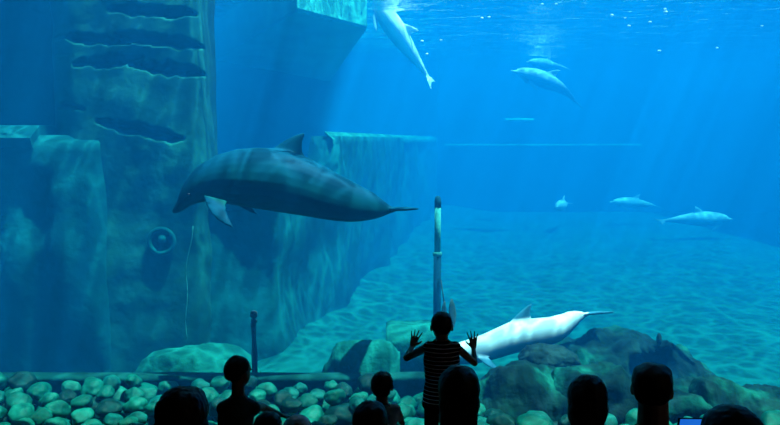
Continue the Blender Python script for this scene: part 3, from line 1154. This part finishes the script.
# bubbles near the surface
mb = bpy.data.materials.new('bubble')
mb.use_nodes = True
b_ = mb.node_tree.nodes['Principled BSDF']
b_.inputs['Base Color'].default_value = (.9, .97, 1, 1)
b_.inputs['Roughness'].default_value = .2
bm = bmesh.new()
bmesh.ops.create_icosphere(bm, subdivisions=2, radius=1)
for v in bm.verts: v.co.z *= .7
bme = bm_mesh(bm, 'air_bubble')
bme.materials.append(mb)
for (px, py, r) in ((612, 15, .03), (625, 18, .025), (629, 26, .035), (665.5, 12, .045), (665, 9, .03), (659, 51, .035), (717, 48, .025), (542, 4, .03), (556, 4, .03), (482, 18, .03), (489, 17, .03), (762, 26, .025), (422, 41, .03), (427, 54, .03), (441, 40, .025), (650, 22, .03)):
    o = bpy.data.objects.new('air_bubble', bme)
    COL.objects.link(o)
    o.location = at(px, py, 12.5)
    o.scale = (r * .95, r * .75, r * .75)
    tag(o, 'tiny white air bubble drifting below the water surface', 'bubble', 'air bubbles below the surface')


# ------------------------------------------------------------------ people
def hand(bm, w, d, n, side, hs, curl=.25, spread=.12):
    """Palm and five fingers from wrist w; d fingers, n palm-facing direction; side +1 puts the thumb on d x n."""
    w, d, n = V(w), V(d).normalized(), V(n)
    n = (n - d * n.dot(d)).normalized()
    t = d.cross(n) * side
    lens = (.42, .47, .44, .34)
    for i in range(4):
        off = (1.5 - i) * .118 * hs
        kn = w + d * (.50 - .02 * abs(i - 1.3)) * hs + t * off
        capsule(bm, w + d * .06 * hs + t * off * .55, .085 * hs, kn, .062 * hs, 8)
        dirv = (d + t * (1.5 - i) * spread).normalized()
        p, r = kn, .052 * hs
        ang = 0
        for k, fr_ in enumerate((.45, .31, .24)):
            ang += curl * (.6 if k == 0 else 1)
            dd = dirv * math.cos(ang) + n * math.sin(ang)
            q = p + dd * lens[i] * hs * fr_
            capsule(bm, p, r, q, r * .9, 8)
            p, r = q, r * .9
    p = w + d * .12 * hs + t * .13 * hs
    q = p + (d * .55 + t * .75 + n * .1).normalized() * .24 * hs
    capsule(bm, p, .085 * hs, q, .06 * hs, 8)
    q2 = q + (d * .8 + t * .5 + n * .2).normalized() * .17 * hs
    capsule(bm, q, .058 * hs, q2, .048 * hs, 8)


def head_shapes(bm, c, r, yaw, pitch=0):
    """Skull, jaw, nose, ears and brow; r = half head height; faces +y before yaw."""
    R = Matrix.Rotation(yaw, 3, 'Z') @ Matrix.Rotation(pitch, 3, 'X')
    c = V(c)
    E = lambda p, s: ellipsoid(bm, c + R @ (V(p) * r), V(s) * r, R)
    E((0, -.06, .18), (.70, .86, .80))
    E((0, .18, -.30), (.56, .58, .66))
    E((0, .42, -.66), (.30, .28, .26))
    E((0, .74, -.14), (.11, .16, .20))
    E((0, .86, -.24), (.10, .11, .09))
    E((0, .62, .12), (.48, .18, .10))
    E((0, .66, -.50), (.24, .13, .09))
    for s in (1, -1):
        E((s * .70, -.04, -.08), (.09, .18, .26))
    return R


def eyes(parent, c, r, R):
    for s in (1, -1):
        bm = bmesh.new()
        ellipsoid(bm, V(c) + R @ (V((s * .27, .74, .0)) * r), V((.10, .07, .06)) * r, R, 10, 8)
        obj('eye', bm_mesh(bm, 'eye'), M_eye, parent)


def hair_mesh(c, r, R, style, voxel):
    bm = bmesh.new()
    c = V(c)
    E = lambda p, s: ellipsoid(bm, c + R @ (V(p) * r), V(s) * r, R)
    if style == 'short':
        E((0, -.14, .26), (.78, .86, .80))
        E((0, -.40, -.10), (.64, .52, .52))
    elif style == 'crop':
        E((0, -.12, .27), (.75, .86, .78))
        E((0, -.36, -.02), (.66, .52, .50))
    elif style == 'flat':
        E((0, -.12, .30), (.79, .88, .66))
        E((.0, -.10, .56), (.74, .86, .46))
        E((0, -.38, -.05), (.68, .52, .50))
    elif style == 'bushy':
        E((0, -.16, .22), (.98, 1.0, .86))
        E((0, -.34, -.35), (.98, .78, .80))
        E((.62, -.25, -.85), (.34, .40, .60))
        E((-.62, -.25, -.85), (.34, .40, .60))
        E((0, -.45, -.95), (.62, .40, .60))
    elif style == 'long':
        E((0, -.14, .24), (.83, .92, .84))
        E((0, -.30, -.40), (.82, .66, .80))
        E((0, -.40, -1.15), (.74, .46, .95))
        E((.5, -.22, -.9), (.26, .42, .9))
        E((-.5, -.22, -.9), (.26, .42, .9))
    elif style == 'bob':
        E((0, -.14, .24), (.80, .90, .82))
        E((0, -.28, -.35), (.84, .66, .72))
        E((.52, -.2, -.62), (.26, .40, .45))
        E((-.52, -.2, -.62), (.26, .40, .45))
    # keep the face clear
    for v in bm.verts:
        q = R.transposed() @ (v.co - c) / r
        lim = .30 if q.z < .42 else .30 + (q.z - .42) * 1.6
        if q.y > lim: q.y = lim + (q.y - lim) * .05
        v.co = c + R @ (q * r)
    me = fuse(bm, 'hair', voxel, 3)
    for v in me.vertices:
        q = R.transposed() @ (v.co - c) / r
        nn = noise.noise(V((q.x * 2.2, q.y * 2.2, q.z * .9)) + c) * .07 + noise.noise(V((q.x * 9, q.y * 9, q.z * 2.0)) + c) * (.035 if style not in ('crop', 'flat') else .018)
        v.co += v.normal * nn * r
    me.update()
    return me


def torso_shapes(bm, P, s, wide=1.0, g=0.0):
    """Pelvis to shoulders; P joints dict, s size, g growth for clothes."""
    up = (P['neck'] - P['hip']).normalized()
    sx = (P['shR'] - P['shL']).length / 2
    R = up.to_track_quat('Z', 'Y').to_matrix()
    def lay(k, hx, hy):
        c = P['hip'].lerp(P['neck'], k)
        ax = (P['shR'] - P['shL']).normalized()
        ay = up.cross(ax).normalized()
        return [c + ax * (hx + g) * math.cos(2 * PI * i / 24) + ay * (hy + g) * math.sin(2 * PI * i / 24) for i in range(24)]
    loft(bm, [lay(k, hx * wide * s, hy * s) for k, hx, hy in ((-.17, .10, .08), (-.10, .155, .12), (0, .172, .13), (.16, .165, .12), (.34, .145, .108), (.55, .156, .115), (.70, .165, .118), (.80, .155, .105), (.89, .115, .085), (.96, .085, .07), (1.02, .058, .058))])
    for k in ('shL', 'shR'):
        capsule(bm, P['hip'].lerp(P['neck'], .84), .070 * s + g, P[k] + V((0, 0, -.012 * s)), .048 * s + g, 12)


def person(name, label, root_xy, P, s, head_r, style, mats, voxel=.007, yaw=0, pitch=0, hands=None, top='sleeves', group=None, legwear=True, wide=1.0, neckk=1.0):
    """P: joints in local coordinates with the root at the floor. mats: skin, hair, top, trousers."""
    skin, hair, cloth, trous = mats
    t = empty(name, (root_xy[0], root_xy[1], 0))
    P = {k: V(v) for k, v in P.items()}
    bm = bmesh.new()
    torso_shapes(bm, P, s, wide)
    nr = max(.056 * s, .50 * head_r) * neckk
    capsule(bm, P['neck'] - V((0, 0, .05 * s)), nr * 1.08, P['head'] + V((0, -.02 * s, -.35 * head_r)), nr * .95)
    for k in ('shL', 'shR'):
        capsule(bm, P['neck'] + V((0, -.01, .03 * s)), nr * .55, P['neck'].lerp(P[k], .75) + V((0, -.01, -.012)), .040 * s)
    R = head_shapes(bm, P['head'], head_r, yaw, pitch)
    for k in 'LR':
        capsule(bm, P['sh' + k], .050 * s, P['el' + k], .038 * s)
        capsule(bm, P['el' + k], .038 * s, P['wr' + k], .026 * s)
        hp = P['hip'] + (P['shR'] - P['shL']).normalized() * (.09 * s * (1 if k == 'R' else -1))
        capsule(bm, hp, .088 * s, P['kn' + k], .058 * s)
        capsule(bm, P['kn' + k], .056 * s, P['kn' + k].lerp(P['an' + k], .35), .056 * s)
        capsule(bm, P['kn' + k].lerp(P['an' + k], .3), .056 * s, P['an' + k], .034 * s)
        f = P['ft' + k]
        capsule(bm, P['an' + k] + V((0, -.02 * s, -.03 * s)), .034 * s, f, .026 * s)
        hd = (hands or {}).get(k)
        if hd: hand(bm, P['wr' + k], hd['d'], hd['n'], hd['side'], hd['hs'], hd.get('curl', .25), hd.get('spread', .1))
    obj('body', fuse(bm, 'body', voxel, 3), skin, t)
    eyes(t, P['head'], head_r, R)
    if style: obj('hair', hair_mesh(P['head'], head_r, R, style, max(voxel, .006)), hair, t)
    bm = bmesh.new()
    torso_shapes(bm, P, s, wide, .012)
    if top == 'sleeves':
        for k in 'LR':
            capsule(bm, P['sh' + k], .062 * s, P['sh' + k].lerp(P['el' + k], .62), .056 * s)
    obj('top', fuse(bm, 'top', .008, 3), cloth, t)
    if legwear:
        bm = bmesh.new()
        for k in 'LR':
            hp = P['hip'] + (P['shR'] - P['shL']).normalized() * (.09 * s * (1 if k == 'R' else -1))
            ellipsoid(bm, P['hip'] + V((0, 0, -.02 * s)), (.172 * s * wide + .016, .13 * s + .018, .12 * s))
            capsule(bm, hp, .104 * s, P['kn' + k], .074 * s)
            capsule(bm, P['kn' + k], .074 * s, P['kn' + k].lerp(P['an' + k], .8), .056 * s)
        obj('trousers', fuse(bm, 'trousers', .009, 3), trous, t)
    tag(t, label, 'person', group)
    return t


def seated(px, py, Y, label, s, head_r, style, mats, seat, yaw=0, arms=None, shw=.185, **kw):
    """A person on a seat whose crown shows at px, py at depth Y."""
    top = at(px, py, Y)
    hz = top.z - head_r * (1.06 if style else 1.0)
    hip = V((0, -.02 * s, seat + .145 * s))
    neck = V((0, .0, hz - head_r * .95 - .06 * s))
    k = s
    onfloor = seat < .1
    P = dict(hip=hip, neck=neck, head=V((0, .03 * s, hz)),
             shL=neck + V((-shw * k, 0, -.105 * k)), shR=neck + V((shw * k, 0, -.105 * k)))
    P['elL'] = P['shL'] + V((-.05 * k, .10 * k, -.25 * k))
    P['elR'] = P['shR'] + V((.05 * k, .10 * k, -.25 * k))
    if onfloor:
        kz = .30 * k
        P['knL'], P['knR'] = V((-.14 * k, .38 * k, kz)), V((.14 * k, .38 * k, kz))
        P['anL'], P['anR'] = V((-.12 * k, .68 * k, .06)), V((.12 * k, .68 * k, .06))
        P['ftL'], P['ftR'] = P['anL'] + V((0, .14 * k, -.03)), P['anR'] + V((0, .14 * k, -.03))
        P['wrL'], P['wrR'] = V((-.10 * k, .26 * k, kz + .08 * k)), V((.10 * k, .26 * k, kz + .08 * k))
    else:
        P['knL'], P['knR'] = V((-.11 * k, .43 * k, hip.z - .01)), V((.11 * k, .43 * k, hip.z - .01))
        az = .07 * k if hip.z - .42 * k < .12 * k else hip.z - .46 * k
        P['anL'], P['anR'] = V((-.11 * k, .45 * k, az)), V((.11 * k, .45 * k, az))
        P['ftL'], P['ftR'] = P['anL'] + V((0, .16 * k, -.035 * k)), P['anR'] + V((0, .16 * k, -.035 * k))
        P['wrL'], P['wrR'] = V((-.10 * k, .30 * k, hip.z + .12 * k)), V((.10 * k, .30 * k, hip.z + .12 * k))
    hs = .17 * k
    hands = {'L': dict(d=(.35, .9, -.2), n=(0, 0, -1), side=-1, hs=hs), 'R': dict(d=(-.35, .9, -.2), n=(0, 0, -1), side=1, hs=hs)}
    hands['L']['side'] = hands['R']['side'] = 1
    hands['R']['side'] = -1
    if arms:
        for kk, vv in arms.items():
            if kk.startswith('hand'): hands[kk[-1]] = vv
            else: P[kk] = V(vv) - V((top.x, Y - .03 * s, 0)) if not isinstance(vv, V) or True else vv
    return person('person', label, (top.x, Y - .03 * s), P, s, head_r, style, mats, yaw=yaw, hands=hands, **kw)


# bench where the grown ups sit
t = empty('bench', (.4, 2.93, 0))
bm = bmesh.new()
vv = add_box(bm, (-1.9, -.28, .38), (1.9, .42, .44))
bmesh.ops.bevel(bm, geom=bm.edges[:], offset=.012, segments=2, affect='EDGES')
obj('seat', bm_mesh(bm, 'seat', False), M_bench, t)
for x in (-1.7, 0, 1.7):
    bm = bmesh.new()
    add_box(bm, (x - .04, -.22, 0), (x + .04, .18, .38))
    bmesh.ops.bevel(bm, geom=bm.edges[:], offset=.008, segments=2, affect='EDGES')
    obj('leg', bm_mesh(bm, 'leg', False), M_bench, t)
tag(t, 'long dark bench under the seated onlookers', 'bench')

def small_bench(x, y, h, half, label):
    t = empty('bench', (x, y, 0))
    bm = bmesh.new()
    add_box(bm, (-half, -.2, h - .05), (half, .2, h))
    bmesh.ops.bevel(bm, geom=bm.edges[:], offset=.01, segments=2, affect='EDGES')
    obj('seat', bm_mesh(bm, 'seat', False), M_bench, t)
    for sx in (-1, 1):
        bm = bmesh.new()
        add_box(bm, (sx * (half - .06) - .03, -.15, 0), (sx * (half - .06) + .03, .15, h - .05))
        bmesh.ops.bevel(bm, geom=bm.edges[:], offset=.006, segments=2, affect='EDGES')
        obj('leg', bm_mesh(bm, 'leg', False), M_bench, t)
    tag(t, label, 'bench')


small_bench(at(732, 405, 2.36).x, 2.33, .45, .35, 'short dark bench under the low head at the bottom right')
small_bench(at(587.5, 374, 3.5).x, 3.47, .40, .30, 'short dark bench under the person with the dark bob')

# striped child at the glass
Yb = 4.52
top = at(442, 312, Yb)
ox, oy = top.x, Yb
hr = .098
Lc = lambda px, py, Y: at(px, py, Y) - V((ox, oy, 0))
hz = top.z - hr * 1.05
shL, shR = Lc(429, 346, Yb), Lc(455, 346, Yb)
neck = V((0, 0, shL.z + .035))
legs = dict(knL=Lc(433, 448, Yb), knR=Lc(451, 448, Yb))
P = dict(hip=V((0, 0, .56)), neck=neck, head=V((0, .02, hz)), shL=shL, shR=shR,
         elL=Lc(406.5, 358, 4.64), elR=Lc(474.5, 363, 4.64), wrL=Lc(412.5, 346, 4.80), wrR=Lc(473.5, 348, 4.80),
         knL=V((-.07, .02, .31)), knR=V((.07, .02, .31)), anL=V((-.085, 0, .055)), anR=V((.085, 0, .055)), ftL=V((-.10, .11, .022)), ftR=V((.10, .11, .022)))
person('person', 'standing child in a striped sleeveless top pressing both hands to the glass', (ox, oy), P, .60, hr, 'crop', (SKIN, HAIR, CL_STRIPE, CL_BLACK), voxel=.004, wide=1.12, neckk=.85,
       hands={'L': dict(d=(.30, .42, .9), n=(.0, 1, -.3), side=-1, hs=.125, curl=.02, spread=.24), 'R': dict(d=(-.02, .42, 1), n=(0, 1, -.3), side=1, hs=.125, curl=.02, spread=.24)}, top='none')

# small toddler standing
Yt = 4.25
top = at(382, 372, Yt)
hr = .092
hz = top.z - hr * 1.05
nk = hz - hr * .95 - .02
P = dict(hip=V((0, 0, .38)), neck=V((0, 0, nk)), head=V((0, .015, hz)), shL=V((-.085, 0, nk - .03)), shR=V((.085, 0, nk - .03)),
         elL=V((-.13, .05, nk - .15)), elR=V((.13, .05, nk - .15)), wrL=V((-.10, .15, nk - .16)), wrR=V((.10, .15, nk - .16)),
         knL=V((-.05, .01, .21)), knR=V((.05, .01, .21)), anL=V((-.055, 0, .045)), anR=V((.055, 0, .045)), ftL=V((-.06, .075, .02)), ftR=V((.06, .075, .02)))
person('person', 'toddler in a pale top standing left of the striped child', (top.x, Yt), P, .46, hr, 'short', (SKIN, HAIR2, CL_PALE, CL_NAVY), voxel=.005, neckk=.8, wide=1.15,
       hands={'L': dict(d=(.3, 1, 0), n=(1, 0, 0), side=1, hs=.085), 'R': dict(d=(-.3, 1, 0), n=(-1, 0, 0), side=-1, hs=.085)})

# seated child in a tank top with an arm reaching right
Ys = 4.05
top = at(238, 355, Ys)
stool = .36
st = empty('stool', (top.x, Ys - .05, 0))
bm = bmesh.new()
tube(bm, [(0, 0, stool - .05), (0, 0, stool - .04), (0, 0, stool - .005), (0, 0, stool)], [.15, .16, .16, .15], 24)
obj('seat', bm_mesh(bm, 'seat'), M_bench, st)
for i in range(4):
    a = PI / 4 + i * PI / 2
    bm = bmesh.new()
    tube(bm, [(math.cos(a) * .10, math.sin(a) * .10, stool - .04), (math.cos(a) * .15, math.sin(a) * .15, 0)], .016, 8)
    obj('leg', bm_mesh(bm, 'leg'), M_bench, st)
tag(st, 'small round stool under the child in the tank top', 'stool')
seated(238, 355, Ys, 'slim child in a teal tank top with one arm reaching right', .70, .098, 'crop', (SKIN2, HAIR, CL_TEAL, CL_NAVY), stool, yaw=-.6, shw=.125, neckk=.8, wide=.72,
       arms={'elR': at(262, 407, Ys + .18), 'wrR': at(280, 415, Ys + .30), 'handR': dict(d=(.8, .5, -.3), n=(0, 0, -1), side=-1, hs=.125, curl=.3)}, top='none', voxel=.006)

seated(183, 386, 2.95, 'person with bushy dark hair at the lower left', .94, .118, 'bushy', (SKIN, HAIR2, CL_BLACK, CL_NAVY), .44)
seated(268, 411, 3.6, 'low dark haired head below the tank top child\'s arm', .86, .10, 'short', (SKIN, HAIR, CL_BLACK, CL_NAVY), 0)
seated(297, 414.5, 3.0, 'person whose bare brownish crown just shows at the bottom', .77, .104, None, (SKIN3, HAIR, CL_GREY, CL_NAVY), .44)
seated(370, 400, 3.3, 'child with round dark hair directly in front of the toddler', .70, .112, 'bob', (SKIN, HAIR, CL_BLACK, CL_NAVY), .44)
seated(459, 365, 3.2, 'person with long straight dark hair in front of the striped child', .90, .122, 'long', (SKIN, HAIR, CL_NAVY, CL_BLACK), .44)
seated(587.5, 374, 3.5, 'person with a dark bob, just left of the broad person with the phone', .80, .126, 'bob', (SKIN, HAIR, CL_BLACK, CL_BLACK), .40)
wp = at(690, 424, 3.22)
man_top = (653, 362, 2.95)
seated(*man_top, 'broad person with flat cropped hair holding up a phone', 1.02, .113, 'flat', (SKIN2, HAIR, CL_BLACK, CL_BLACK), .44, yaw=-.35,
       arms={'elR': at(694, 480, 3.12), 'wrR': at(706, 455, 3.34), 'handR': dict(d=(-.35, .05, 1), n=(-.2, -1, 0), side=1, hs=.15, curl=.12)}, wide=1.08, neckk=1.15)
seated(732, 405, 2.36, 'low dark head at the bottom right, beside the glowing phone', .90, .108, 'bushy', (SKIN, HAIR, CL_BLACK, CL_BLACK), .44)

# the phone
pc = at(691, 425, 3.30)
t = empty('phone', pc)
t.rotation_euler = (.12, .05, .10)
bm = bmesh.new()
add_box(bm, (-.072, -.004, -.038), (.072, .004, .038))
bmesh.ops.bevel(bm, geom=bm.edges[:], offset=.003, segments=3, affect='EDGES')
obj('case', bm_mesh(bm, 'case', False), M_phone, t)
ms = bpy.data.materials.new('phone_screen')
ms.use_nodes = True
nt = ms.node_tree
b_ = nt.nodes['Principled BSDF']
b_.inputs['Base Color'].default_value = (.01, .02, .04, 1)
tc = N(nt, 'ShaderNodeTexCoord')
nz = N(nt, 'ShaderNodeTexNoise', Scale=14.0)
nt.links.new(tc.outputs['Object'], nz.inputs['Vector'])
rp = N(nt, 'ShaderNodeValToRGB')
rp.color_ramp.elements[0].color = (.005, .10, .60, 1)
rp.color_ramp.elements[1].color = (.02, .22, .85, 1)
nt.links.new(nz.outputs['Fac'], rp.inputs['Fac'])
nt.links.new(rp.outputs['Color'], b_.inputs['Emission Color'])
b_.inputs['Emission Strength'].default_value = .9
obj('screen', box_mesh('screen', (-.062, -.0052, -.033), (.062, -.0035, .033)), ms, t)['label'] = 'glowing blue screen'
tag(t, 'phone with a glowing blue screen held up at the bottom right', 'phone')
